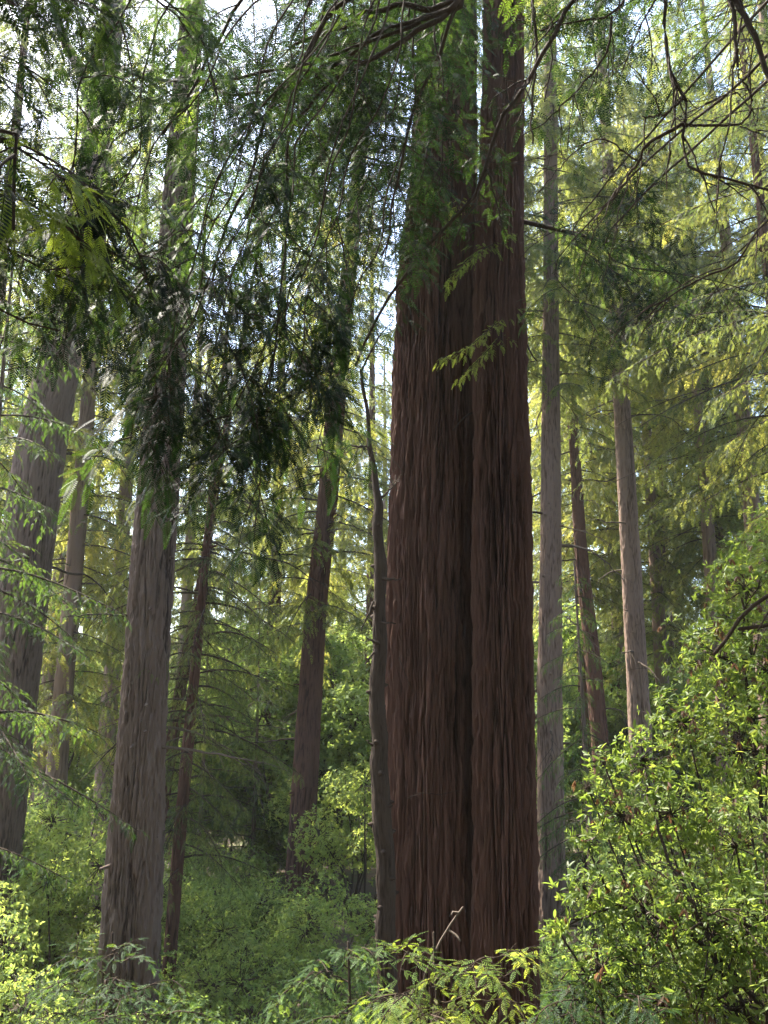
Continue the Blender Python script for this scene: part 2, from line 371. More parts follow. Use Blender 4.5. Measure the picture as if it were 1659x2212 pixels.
def broad_mesh(name, seed, blobs, leaf_len, n, leafm=M_broad, wood=M_twig, tint=.5, stems=True, tmpl=None, brown=0.0, base=(0, 0, 0), per=7, twig=.006):
    """leafy crown from blobs (x, y, z, r): whorls of leaves at twig ends, stems from base"""
    rng = np.random.RandomState(seed)
    g = Geo(); spr = Sprays()
    base = np.array(base, float)
    w = np.array([b[3] ** 2 for b in blobs]); w = w / w.sum()
    for bl, ww in zip(blobs, w):
        c = np.array(bl[:3]); r = bl[3]
        k = max(4, int(n * ww))
        d = unit(rng.normal(size=(k, 3)))
        lump = 1 + .45 * noise3(d[:, 0] * 2.2 + c[0], d[:, 1] * 2.2 + c[1], d[:, 2] * 2.2 + c[2], seed)
        rr = r * lump * rng.uniform(.25, 1.0, k) ** .45
        p = c + d * rr[:, None] * np.array([1, 1, .85])
        tt = np.clip(tint + .16 * noise3(p[:, 0] / r * 1.3, p[:, 1] / r * 1.3, p[:, 2] / r * 1.3, seed + 1) + rng.normal(0, .09, k), .14, 1)
        out = unit(d + np.array([0, 0, .35]) + rng.normal(0, .45, (k, 3)))
        dead = rng.uniform(size=k) < brown
        for q in range(per):
            jit = rng.normal(size=(k, 3)); jit -= out * np.sum(jit * out, 1)[:, None]
            dirs = unit(out * rng.uniform(.1, .8, (k, 1)) + unit(jit) + np.where(dead, -1.6, -.15)[:, None] * np.array([0, 0, 1.0]))
            pos = p - out * (leaf_len * .35 * q / per)[..., None] if np.ndim(q) else p - out * leaf_len * .5 * q / per
            ta = np.where(dead, rng.uniform(0, .09, k), np.clip(tt + rng.normal(0, .13, k), .14, 1))
            spr.add(pos, dirs, unit(out + rng.normal(0, .35, (k, 3))), leaf_len * rng.uniform(.4, 1.25, k), ta)
        if stems:
            top = c; mid = (base + c) / 2 + rng.normal(0, .12 * r + .02, 3)
            tube(g, smooth_path([base + rng.normal(0, .05, 3) * [1, 1, 0], mid, top], 10), np.linspace(twig * 5, twig * 2, 10), 5, 1)
            for idx in rng.choice(k, min(k, 40), replace=False):
                m1 = (c + p[idx]) / 2 + rng.normal(0, .1 * r, 3)
                tube(g, smooth_path([c, m1, p[idx]], 5), np.linspace(twig * 1.3, twig * .4, 5), 3, 1)
    if tmpl is None: spr.into(g, LEAF_V, LEAF_Q, LEAF_T, 0)
    else: spr.into(g, *tmpl, m=0)
    return g.mesh(name, [leafm, wood])

CR_TALL = [crown_mesh("tall_crown", 11, 5, 40, 5.6, 135, SPRAY2, .31, .13, 1.15, ss=.09),
           crown_mesh("tall_crown", 12, 1, 38, 5.2, 135, SPRAY2, .31, .13, 1.15, ss=.09, sparse=.12),
           crown_mesh("tall_crown", 13, 7, 40, 6.2, 120, SPRAY2, .31, .13, 1.2, ss=.09, sparse=.18)]
CR_LOW = [crown_mesh("low_crown", 14, 12, 25, 4.4, 80, SPRAY1, .24, .14, .9, ss=.085, leafm=M_needle, tint=.55, top=.7),
          crown_mesh("low_crown", 15, 12, 29, 5.0, 62, SPRAY1, .165, .095, .85, ss=.06, tint=.25, top=.7)]
CR_UP = crown_mesh('upper_crown', 17, 14, 40, 5.4, 120, SPRAY2, .3, .12, 1.2, ss=.085, tint=.42, low=.6, top=.25)
CR_DENSE = crown_mesh("drooping_crown", 16, 0, 13, 3.4, 64, SPRAY1, .15, .085, .6, ss=.048, droop=.42, leafm=M_needle, tint=.3, top=.25)

def redwood(label, pix, Y, mat, seed, top=40, seg=140, dz=.06, ridge=.03, freq=9, crown=None, cs=1.0, crz=0.0, cz=0.0, group=None, lobes=.05, top_r=.2, limbs=9):
    path = trunk_path(pix, Y, top, top_r)
    base = np.array([path[0, 0], path[0, 1], float(ground_z(path[0, 0], path[0, 1]))])
    t = thing("redwood_tree", label, "redwood tree", base, group)
    g, P = bark_trunk(path, seed, seg, dz, ridge, freq, lobes=lobes)
    obj("trunk", g.mesh("trunk", mat, base), t)
    rr = np.random.RandomState(seed + 900)
    zs = [z for z in rr.uniform(.5, 17, limbs)]
    for z in zs:
        i = int(np.argmin(abs(P[:, 2] - z))); az = rr.uniform(0, 2 * math.pi); d = np.array([math.cos(az), math.sin(az), 0]); r = P[i, 3]
        gl = Geo(); L = rr.uniform(1.2, 4.2); up = rr.uniform(-.15, .25); n_ = 12; u = np.linspace(0, 1, n_)[:, None]
        q = P[i, :3] + d * (r * .8 + L * u) + np.array([0, 0, 1]) * L * (up * u - (up + rr.uniform(.1, .5)) * u**2) + np.cumsum(rr.normal(0, .022 * L, (n_, 3)), 0) * u
        tube(gl, q, np.linspace(.05, .012, n_) * rr.uniform(.6, 1.1), 5)
        for _ in range(7):
            i2 = rr.randint(3, n_ - 1); d2 = unit(q[i2] - q[i2 - 1] + rr.normal(0, .12 * L / 2, 3) + [0, 0, -.12]); l2 = rr.uniform(.3, 1.1)
            tube(gl, q[i2] + d2 * l2 * np.linspace(0, 1, 5)[:, None] + np.array([0, 0, -.2 * l2]) * np.linspace(0, 1, 5)[:, None]**2, np.linspace(.012, .004, 5), 3)
        obj("dead_limb", gl.mesh("dead_limb", M_deadtwig if rr.uniform() < .4 else M_twig, base), t)
    gs = Geo()
    for z in rr.uniform(-3, 16, limbs * 2):
        i = int(np.argmin(abs(P[:, 2] - z))); az = rr.uniform(math.pi, 2 * math.pi); d = np.array([math.cos(az), math.sin(az), rr.uniform(-.3, .2)]); r = P[i, 3]
        l = rr.uniform(.06, .3); tube(gs, P[i, :3] + d * (r * .9 + l * np.linspace(0, 1, 4)[:, None]), np.linspace(.05, .022, 4) * rr.uniform(.6, 1.2), 6)
    if limbs: o_ = obj("broken_stub", gs.mesh("broken_stub", mat, base), t); o_['kind'] = 'stuff'
    if crown is not None:
        c = obj("crown", crown, t)
        k = np.argmin(abs(P[:, 2] - 12)); k0 = np.argmin(abs(P[:, 2] - 2))
        ax = Vector(P[k, :3] - P[k0, :3])
        c.rotation_euler = (ax.to_track_quat('Z', 'Y').to_matrix() @ Matrix.Rotation(crz, 3, 'Z')).to_euler()
        foot = P[k, :3] - (P[k, :3] - P[k0, :3]) / (P[k, 2] - P[k0, 2]) * P[k, 2]
        c.location = foot - base + np.array([0, 0, cz])
        c.scale = (cs, cs, 1)
    return t, P, base

# the great twin-stemmed redwood
MY = 15.0
mt_left = trunk_path([(938, 2180, 236), (932, 1800, 200), (932, 1500, 192), (936, 1200, 184), (942, 900, 174), (948, 600, 164), (962, 400, 142), (968, 200, 128), (972, 0, 116)], MY, 22, .25, 1.3)
mt_right = trunk_path([(1096, 2180, 146), (1092, 1800, 136), (1088, 1500, 128), (1085, 1200, 122), (1083, 900, 114), (1081, 600, 110), (1084, 400, 98), (1086, 200, 90), (1087, 0, 84)], MY - .66, 22, .2, 1.3)
mbase = np.array([at(1000, 2200, MY)[0], MY, float(ground_z(1.4, MY))])
main = thing("redwood_tree", "huge dark reddish redwood with two fused furrowed trunks in the centre", "redwood tree", mbase)
for path, seed in ((mt_left, 31), (mt_right, 47)):
    g, P = bark_trunk(path, seed, 600, .015, .09, 8.5, 24, .10)
    obj("trunk", g.mesh("trunk", M_red, mbase), main)
def sprig(root, base, pts, seed, r0, name="branch", needles="needles", tmpl=SPRAY1, mat=M_needle, wood=M_twig, sub=True, n=16, **kw):
    """a limb as part, its needles as sub-part"""
    rng = np.random.RandomState(seed)
    gw = Geo(); gl = Geo(); spr = Sprays()
    path = smooth_path(pts, n)
    leafy(gw, spr, path, rng, r0, m=0, **kw)
    w = obj(name, gw.mesh(name, wood, base), root)
    spr.into(gl, *tmpl)
    obj(needles, gl.mesh(needles, mat, base), w)
    return w
def bare(root, base, pts, seed, r0, r1, wood=M_twig, name="branch", twigs=0, tl=.5, n=18, jag=.02):
    """a leafless limb with a few crooked side twigs"""
    rng = np.random.RandomState(seed)
    path = smooth_path(pts, n); path[1:] += rng.normal(0, jag, (n - 1, 3)) * np.linspace(.3, 1, n - 1)[:, None]
    g = Geo(); tube(g, path, np.linspace(r0, r1, n), 6)
    for k in range(twigs):
        i = rng.randint(2, n - 1); t = unit(path[i] - path[i - 1])
        d = unit(t + rng.normal(0, .55, 3) + [0, -.1, -.35]); l = tl * rng.uniform(.4, 1.2)
        q = path[i] + d * l * np.linspace(0, 1, 7)[:, None] + np.cumsum(rng.normal(0, .02 * l, (7, 3)), 0) + np.array([0, 0, -.25 * l]) * np.linspace(0, 1, 7)[:, None]**2
        tube(g, q, np.linspace(max(r1, .35 * r0), r1 * .5, 7), 4)
        for _ in range(2):
            i2 = rng.randint(2, 6); d2 = unit(d + rng.normal(0, .6, 3)); l2 = l * rng.uniform(.25, .5)
            tube(g, q[i2] + d2 * l2 * np.linspace(0, 1, 4)[:, None] + rng.normal(0, .01, (4, 3)), np.linspace(r1 * .7, r1 * .3, 4), 3)
    return obj(name, g.mesh(name, wood, base), root)
def bough(root, base, pts, seed, r0, nsec, lsec, tint=.4, tmpl=SPRAY0, mat=M_needle, wood=M_twig, n=20, start=.25, tw=.3, step=.06, sl=.17, ss=.06, droop=.3, taper=.3, wild=.35, spread=1.0, crook=.03, fromp=None):
    """a limb with feathery side branches in all directions; its needles are a sub-part"""
    rng = np.random.RandomState(seed)
    gw = Geo(); gl = Geo(); spr = Sprays()
    path = smooth_path(pts, n); path[2:] += rng.normal(0, crook, (n - 2, 3)); path[1:-1] = (path[:-2] + 2 * path[1:-1] + path[2:]) / 4
    tube(gw, path, np.linspace(r0, r0 * taper, n), 6)
    T = unit(np.gradient(path, axis=0))
    if fromp is not None:
        start = float(np.argmin(np.linalg.norm(path - fromp, axis=1))) / (n - 1)
    for k in range(nsec):
        f = start + (1 - start) * (k + rng.uniform(0, 1)) / nsec
        x = f * (n - 1); i = min(n - 2, int(x)); b = path[i] + (path[i + 1] - path[i]) * (x - i)
        az = rng.uniform(0, 2 * math.pi)
        d = unit(T[i] * rng.uniform(.1, .9) + spread * np.array([math.cos(az), math.sin(az), rng.uniform(-.55, .25)]))
        l = lsec * rng.uniform(.5, 1.2) * (1.15 - .5 * f)
        dr = rng.uniform(.15, .75) * l
        sub = smooth_path([b, b + d * l * .45 + [0, 0, -.1 * dr], b + d * l * .8 + [0, 0, -.5 * dr], b + d * l + [0, 0, -dr]], 8)
        leafy(gw, spr, sub, rng, .007, tw, step, sl, ss, droop, .12, float(np.clip(tint + rng.normal(0, .13), 0, 1)), 4, .0025, 0, wild)
    w = obj("branch", gw.mesh("branch", wood, base), root)
    spr.into(gl, *tmpl)
    obj("needles", gl.mesh("needles", mat, base), w)
    return w
A = lambda *l: [at(*p) for p in l]
# sprigs and dead twigs growing from the great trunk
sprig(main, mbase, A((1130, 640, 14.4), (1080, 690, 14.0), (1010, 750, 13.7), (945, 775, 13.5)), 1, .012, tw=.35, step=.055, sl=.13, ss=.045, tint=.75, mat=M_lit)
sprig(main, mbase, A((1100, 700, 14.2), (1060, 750, 13.8), (990, 820, 13.5)), 2, .010, tw=.3, step=.055, sl=.12, ss=.045, tint=.65, mat=M_lit)
sprig(main, mbase, A((1135, 500, 14.5), (1080, 520, 14.1), (1010, 560, 13.7), (960, 620, 13.6)), 3, .014, tw=.4, step=.055, sl=.13, ss=.045, tint=.6, mat=M_lit)
sprig(main, mbase, A((1080, 470, 14.3), (980, 490, 13.8), (890, 520, 13.5), (830, 560, 13.4)), 4, .016, tw=.45, step=.09, sl=.13, ss=.06, tint=.3)
sprig(main, mbase, A((1000, 420, 14.2), (990, 445, 14.0), (975, 470, 13.9)), 5, .006, tw=.16, step=.055, sl=.11, ss=.045, tint=.98, mat=M_lit)
sprig(main, mbase, A((1125, 478, 15), (1270, 512, 14.6), (1390, 552, 14.2), (1480, 622, 14)), 6, .05, tw=1.0, step=.10, sl=.16, ss=.075, tint=.35, droop=.5)
for k, (pts, r) in enumerate([(A((1030, 885, 14.3), (1000, 905, 14.1), (978, 930, 14)), .02), (A((1075, 395, 14.2), (1090, 440, 14.1), (1098, 460, 14.05), (1088, 480, 14.1)), .025),
                              (A((1022, 1195, 14.3), (1050, 1192, 14.2), (1072, 1196, 14.2)), .008), (A((880, 1725, 13.9), (915, 1712, 13.8), (950, 1716, 13.8), (1000, 1705, 13.8)), .007),
                              (A((862, 1420, 14.1), (880, 1470, 14), (898, 1500, 14)), .006), (A((1135, 735, 14.5), (1145, 760, 14.4), (1160, 780, 14.3)), .02)]):
    bare(main, mbase, pts, 70 + k, r, r * .5, M_deadtwig if k == 1 else M_twig, "dead_twig", n=8, jag=.006)

rng = np.random.RandomState(77)
for k in range(50):
    z = rng.uniform(10.6, 17.5); az = rng.uniform(math.radians(150), math.radians(262)); L = rng.uniform(2.2, 4.6)
    b0 = np.array([at(965, 300, MY)[0], MY, z]); d = np.array([math.cos(az), math.sin(az), 0])
    bough(main, mbase, [b0, b0 + d * L * .4 + [0, 0, .15], b0 + d * L * .75 + [0, 0, -.25 * L * .5], b0 + d * L + [0, 0, -.32 * L]], 800 + k, .025, 8, 1.5, tmpl=SPRAY1, tw=.42, step=.10, sl=.2, ss=.09, tint=float(rng.uniform(.3, .75)), start=.3, mat=M_dark if k % 4 else M_needle)

# other redwood trunks
redwood("grey furrowed redwood trunk standing alone left of the great redwood", [(277, 2110, 124), (294, 1800, 112), (312, 1500, 98), (332, 1200, 88), (345, 1000, 84), (366, 700, 76), (380, 500, 70)], 21, M_grey, 51, 27, 300, .025, .07, 7, CR_LOW[0], .9, .4, 0, lobes=.06)
tf, Pf, bf = redwood("forked pale trunk half hidden by foliage at the far left", [(-22, 1900, 118), (20, 1500, 114), (84, 1000, 106), (150, 680, 78), (212, 290, 62), (230, 120, 58)], 25, M_grey, 52, 30, 200, .04, .045, 7, CR_LOW[1], .55, 2.4, 0)
gf = Geo(); tube(gf, smooth_path(A((206, 330, 25), (196, 240, 25), (172, 150, 25), (140, 90, 25), (120, 20, 25), (112, -60, 25)), 20), np.linspace(.2, .13, 20), 14)
tube(gf, smooth_path(A((238, 172, 25), (262, 166, 24.6), (300, 158, 24), (330, 165, 23.5)), 10), np.linspace(.09, .04, 10), 8)
obj("limb", gf.mesh("limb", M_grey, bf), tf)
redwood("hazy reddish trunk between the grey trunk and the great redwood", [(634, 2180, 70), (652, 1800, 58), (664, 1600, 52), (684, 1300, 44), (706, 1100, 42), (728, 850, 40)], 38, M_red, 53, 42, 140, .06, .035, 7, CR_TALL[1], 1.0, 1.1, 4)
redwood("straight grey trunk just right of the great redwood", [(1196, 2150, 62), (1192, 1900, 58), (1188, 1500, 54), (1190, 1200, 46), (1190, 900, 40), (1190, 650, 34)], 33, M_pale, 54, 40, 160, .05, .03, 8, CR_UP, .9, 3.0, 0)
redwood("brown trunk rising behind the bay laurel on the right", [(1384, 1620, 48), (1378, 1500, 46), (1362, 1200, 40), (1348, 950, 36), (1340, 820, 33)], 40, M_pale, 55, 42, 140, .06, .03, 8, CR_UP, 1.0, 5.0, 3)
redwood("thin reddish trunk between the two right hand grey trunks", [(1296, 1600, 38), (1278, 1400, 34), (1256, 1200, 28), (1240, 950, 22)], 44, M_red, 56, 36, 100, .08, .03, 8, CR_TALL[2], .8, .2, 6)
redwood("slender far trunk on the right below gaps of sky", [(1440, 1340, 26), (1432, 1200, 24), (1428, 1000, 22), (1420, 760, 19)], 56, M_red, 57, 48, 90, .1, .03, 8, CR_UP, 1.1, 4.2, 6)
redwood("farthest thin trunk beside the slender right hand trunk", [(1470, 1400, 22), (1465, 1210, 20), (1462, 1000, 18)], 66, M_red, 58, 44, 80, .1, .03, 8, CR_TALL[0], .95, 2.2, 4)
# small leaning trunks behind the grey one
CR_SMALL = crown_mesh("slim_crown", 21, 0, 16, 3.2, 95, SPRAY1, .19, .10, .6, ss=.06, droop=.45, leafm=M_far, tint=.3)
redwood("slim dark trunk leaning right behind the grey trunk", [(345, 1760, 30), (372, 1600, 28), (402, 1420, 26), (430, 1290, 24), (462, 1080, 18)], 25, M_red, 59, 16, 70, .06, .02, 10, CR_SMALL, .8, 1, 0, top_r=.03)
redwood("slim red barked trunk leaning right with drooping twigs", [(358, 2180, 30), (384, 1850, 28), (402, 1650, 26), (418, 1480, 23), (440, 1250, 18)], 23, M_red, 60, 13, 70, .06, .02, 10, CR_SMALL, .85, 2.5, -2, top_r=.03)

# dead knobbed sapling beside the great trunk
sb = np.array([at(826, 2200, 13.2)[0], 13.2, float(ground_z(0, 13.2))])
sap = thing("dead_sapling", "knobbly dead sapling standing against the left side of the great redwood", "sapling", sb)
path = trunk_path([(838, 2150, 46), (830, 1900, 42), (822, 1700, 38), (816, 1500, 34), (818, 1380, 32), (822, 1270, 28), (816, 1130, 22), (818, 1080, 18), (806, 1030, 13), (800, 960, 11), (792, 860, 9), (780, 800, 7)], 13.2, 0, .02, 1.2)
_r = np.random.RandomState(3); path = smooth_path(path, 40); path[3:-1, 0] += _r.normal(0, .014, 36); path[3:-1, 3] *= 1 + _r.uniform(-.12, .15, 36)
g, P = bark_trunk(path, 61, 60, .025, .016, 16)
for k in range(26):
    i = random.Random(k).randrange(int(len(P) * .2), int(len(P) * .8)); a = k * 2.4
    d = np.array([math.cos(a), math.sin(a), .1]); r = P[i, 3]
    tube(g, P[i, :3] + d * r * np.array([.6, 1.0, 1.35])[:, None], [.05, .04, .018], 6)
obj("trunk", g.mesh("trunk", M_twig, sb), sap)
for k, pts in enumerate([A((828, 1250, 13.1), (848, 1252, 13), (866, 1250, 12.95)), A((826, 1345, 13.1), (842, 1346, 13), (856, 1347, 13)), A((818, 1390, 13.1), (805, 1385, 13), (792, 1378, 12.95)),
                         A((808, 1410, 13.1), (798, 1420, 13), (790, 1422, 13)), A((818, 1080, 13.2), (838, 1062, 13.2), (858, 1040, 13.3)), A((801, 962, 13.2), (775, 965, 13.1), (745, 961, 13)),
                         A((806, 1300, 13.1), (795, 1330, 13), (778, 1362, 13)), A((782, 800, 13.2), (812, 740, 13), (850, 690, 12.8)), A((806, 1610, 13.1), (798, 1604, 13), (794, 1600, 13))]):
    bare(sap, sb, pts, 200 + k, .032 if k in (0, 2) else .02, .008, M_twig, "branch", twigs=(6 if k in (4, 5, 7) else 0), tl=.35, n=9, jag=.01)

# ------------------------------------------------------------------ near redwood at the left, outside the frame, its branches hang into view
nb = np.array([-4.3, 3.9, float(ground_z(-4.3, 3.9))])
near = thing("redwood_tree", "near redwood whose dark feathery branches hang across the upper left", "redwood tree", nb)
g, P = bark_trunk(np.array([[-4.3, 3.9, nb[2] - .4, .38], [-4.3, 3.9, 4, .3], [-4.25, 4, 9, .24], [-4.2, 4, 17, .06]]), 71, 80, .1, .02, 9)
obj("trunk", g.mesh("trunk", M_grey, nb), near)
nk = dict(tw=.7, step=.085, sl=.20, ss=.075, tmpl=SPRAY0)
def T(z): return np.array([-4.25, 3.95, z])
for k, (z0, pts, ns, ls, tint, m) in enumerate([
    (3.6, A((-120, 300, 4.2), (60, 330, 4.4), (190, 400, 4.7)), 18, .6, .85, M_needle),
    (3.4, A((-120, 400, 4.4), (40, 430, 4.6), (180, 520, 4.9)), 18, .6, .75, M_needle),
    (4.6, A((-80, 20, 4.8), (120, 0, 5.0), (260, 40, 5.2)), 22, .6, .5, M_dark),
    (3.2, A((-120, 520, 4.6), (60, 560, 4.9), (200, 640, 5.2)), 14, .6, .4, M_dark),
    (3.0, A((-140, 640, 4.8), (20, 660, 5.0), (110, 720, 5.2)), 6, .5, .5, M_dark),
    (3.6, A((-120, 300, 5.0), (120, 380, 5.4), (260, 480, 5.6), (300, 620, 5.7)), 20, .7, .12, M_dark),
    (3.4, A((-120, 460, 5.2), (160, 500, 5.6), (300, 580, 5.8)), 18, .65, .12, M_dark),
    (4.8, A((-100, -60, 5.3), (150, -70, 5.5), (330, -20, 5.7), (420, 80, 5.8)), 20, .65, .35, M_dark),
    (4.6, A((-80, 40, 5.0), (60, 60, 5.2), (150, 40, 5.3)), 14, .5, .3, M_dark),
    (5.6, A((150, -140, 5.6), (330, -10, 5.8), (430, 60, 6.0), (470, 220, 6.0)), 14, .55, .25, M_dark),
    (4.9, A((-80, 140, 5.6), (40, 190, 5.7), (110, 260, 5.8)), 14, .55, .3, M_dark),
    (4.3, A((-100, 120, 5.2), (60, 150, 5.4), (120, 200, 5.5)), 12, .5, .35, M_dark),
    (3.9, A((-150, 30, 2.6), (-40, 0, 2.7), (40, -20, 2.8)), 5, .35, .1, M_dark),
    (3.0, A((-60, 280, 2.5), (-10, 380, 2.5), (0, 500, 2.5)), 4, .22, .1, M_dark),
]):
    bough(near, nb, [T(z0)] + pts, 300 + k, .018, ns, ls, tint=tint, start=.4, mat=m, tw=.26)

# ------------------------------------------------------------------ near tree at the right, outside the frame, limbs cross the top
rb = np.array([4.6, 6.9, float(ground_z(4.6, 6.9))])
over = thing("redwood_tree", "overhanging redwood whose long dark limbs and bare twigs cross the top and right", "redwood tree", rb)
g, P = bark_trunk(np.array([[4.6, 6.9, rb[2] - .4, .4], [4.6, 6.9, 2, .33], [4.5, 6.9, 9, .25], [4.4, 6.9, 18, .06]]), 72, 80, .1, .02, 9)
obj("trunk", g.mesh("trunk", M_grey, rb), over)
HUB = at(1000, -40, 7.2)
bare(over, rb, [np.array([4.5, 6.9, 8.6]), at(1500, -120, 7.0), at(1200, -90, 7.1), HUB, at(985, 8, 7.2)], 400, .075, .06, n=16)
ck = dict(tw=.7, step=.075, sl=.165, ss=.07, droop=.35, wild=.35)
def tint_sprig(pts, seed, r0, tint, **kw):
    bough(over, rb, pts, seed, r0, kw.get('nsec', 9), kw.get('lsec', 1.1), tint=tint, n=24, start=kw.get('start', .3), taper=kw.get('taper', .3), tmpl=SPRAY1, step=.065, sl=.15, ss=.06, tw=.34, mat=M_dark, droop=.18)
tint_sprig([HUB] + A((985, 10, 7.2), (830, 22, 7.4), (720, 65, 7.6), (620, 100, 7.8)), 401, .035, .4, start=.45, taper=.4)
tint_sprig([HUB] + A((985, 12, 7.2), (830, 65, 7.3), (700, 160, 7.5), (620, 190, 7.6), (470, 205, 7.8)), 402, .032, .35, start=.4, taper=.4)
tint_sprig([HUB] + A((870, -60, 7), (735, 0, 7.0), (690, 70, 7), (610, 190, 7.0), (560, 290, 7.0), (540, 370, 7.1), (500, 460, 7.2), (440, 650, 7.3)), 403, .028, .3, start=.5, taper=.4)
tint_sprig([HUB] + A((700, -90, 6.6), (515, 0, 6.6), (470, 70, 6.6), (440, 160, 6.6), (390, 230, 6.6), (350, 290, 6.6)), 404, .025, .3, start=.55, taper=.4)
tint_sprig([HUB] + A((985, 15, 7.2), (830, 110, 7.2), (720, 180, 7.3), (660, 230, 7.4), (630, 280, 7.5), (610, 420, 7.7)), 405, .03, .3, start=.4, taper=.4)
tint_sprig([HUB] + A((985, 10, 7.2), (700, 120, 7.3), (550, 160, 7.4), (420, 180, 7.5), (320, 175, 7.6), (250, 140, 7.7), (190, 30, 7.8)), 406, .022, .3, start=.5, taper=.4, tw=.35)
tint_sprig([HUB] + A((990, 20, 7.2), (950, 110, 7.3), (890, 240, 7.4), (860, 370, 7.5), (840, 450, 7.6), (835, 560, 7.7)), 407, .022, .3, start=.25, taper=.4)
for k, (pts, ns, ls, t) in enumerate([
    (A((690, -60, 6.6), (515, 0, 6.4), (440, 160, 6.2), (350, 290, 6.0), (290, 440, 5.9), (250, 620, 5.9)), 12, .75, .1),
    (A((735, 0, 6.8), (560, 240, 6.6), (470, 420, 6.4), (420, 600, 6.2), (370, 800, 6.1), (350, 900, 6.1)), 16, .75, .08),
    (A((700, 60, 6.8), (590, 300, 6.6), (530, 520, 6.4), (470, 700, 6.3), (430, 880, 6.3)), 14, .75, .12),
    (A((800, 60, 7.0), (650, 280, 6.8), (620, 520, 6.6), (590, 740, 6.5), (560, 960, 6.5), (568, 1090, 6.5)), 16, .7, .1),
    (A((860, 100, 7.0), (740, 400, 6.9), (690, 600, 6.8), (640, 800, 6.7), (620, 920, 6.7)), 14, .75, .12),
    (A((880, 300, 7.2), (800, 560, 7.0), (730, 740, 7.0), (690, 880, 7.0), (680, 1020, 7.0)), 11, .6, .15),
    (A((620, 200, 7.0), (480, 380, 6.9), (360, 520, 6.8), (280, 620, 6.8)), 10, .75, .15),
    (A((520, 500, 6.3), (420, 700, 6.2), (320, 860, 6.1), (260, 960, 6.1)), 9, .55, .15),
    (A((420, -60, 6.0), (330, 100, 5.9), (300, 280, 5.8), (260, 420, 5.7), (230, 560, 5.7), (220, 680, 5.7)), 14, .65, .1),
    (A((330, -80, 5.6), (230, 60, 5.5), (160, 300, 5.4), (130, 480, 5.4), (110, 640, 5.4)), 11, .55, .15),
    (A((560, 200, 6.6), (470, 460, 6.5), (400, 660, 6.4), (380, 820, 6.4), (390, 930, 6.4)), 14, .65, .06),
    (A((740, 300, 6.9), (660, 560, 6.8), (600, 760, 6.7), (540, 900, 6.7), (520, 1010, 6.7)), 14, .65, .08),
    (A((640, 640, 6.4), (560, 800, 6.4), (500, 920, 6.4), (460, 1010, 6.4)), 9, .55, .12),
]):
    o_ = np.array([pts[0][0] * .8 + HUB[0] * .2, pts[0][1] + .1, pts[0][2] + 1.3])
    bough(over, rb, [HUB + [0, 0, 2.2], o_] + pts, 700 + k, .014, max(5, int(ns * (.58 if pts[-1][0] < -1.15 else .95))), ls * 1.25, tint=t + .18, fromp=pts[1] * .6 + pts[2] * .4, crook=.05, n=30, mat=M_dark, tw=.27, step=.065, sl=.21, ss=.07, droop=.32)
for k, (pts, ns, ls, t) in enumerate([
    (A((1240, 0, 7.4), (1190, 120, 7.6), (1180, 220, 7.8)), 8, .8, .4), (A((1330, -40, 7.6), (1290, 90, 8), (1300, 190, 8.2)), 8, .8, .45),
    (A((1420, -40, 8), (1400, 60, 8.4), (1410, 150, 8.6)), 7, .8, .4), (A((1130, -30, 7.4), (1150, 60, 7.6), (1200, 60, 7.6)), 7, .7, .5),
    (A((1240, 480, 12), (1300, 560, 12), (1400, 640, 12), (1500, 680, 12)), 16, 1.4, .25), (A((1300, 520, 11), (1420, 580, 11), (1560, 610, 11), (1660, 640, 11)), 16, 1.4, .3),
    (A((1200, 560, 12), (1250, 640, 12), (1290, 740, 12)), 10, 1.1, .5), (A((1560, 60, 9), (1500, 120, 9), (1460, 180, 9)), 6, .7, .3)]):
    bough(over, rb, [np.array([4.5, 6.9, float(np.clip(pts[0][2] + .3, 4, 11))])] + pts, 740 + k, .02, ns, ls, tint=t, start=.45, tmpl=SPRAY1, mat=M_dark, tw=.34, step=.065, sl=.16, ss=.06, droop=.2)
for k, (x0, y0, x1, y1, t) in enumerate([(930, -30, 950, 420, .5), (880, 60, 760, 480, .3), (800, 60, 700, 520, .25), (760, 40, 660, 420, .3), (960, 60, 880, 470, .4),
                                         (700, 120, 560, 520, .2), (840, 120, 770, 640, .25), (640, 180, 620, 640, .2), (600, 60, 480, 420, .25)]):
    tint_sprig([HUB + [0, 0, 2.0], at(x0 + 15, y0 - 160, 7.8), at(x0, y0, 8 + .15 * k), at((x0 + x1) / 2 + 20, (y0 + y1) / 2, 8.2 + .15 * k), at(x1, y1, 8.4 + .15 * k)], 420 + k, .018, t, start=.3, tw=.55)
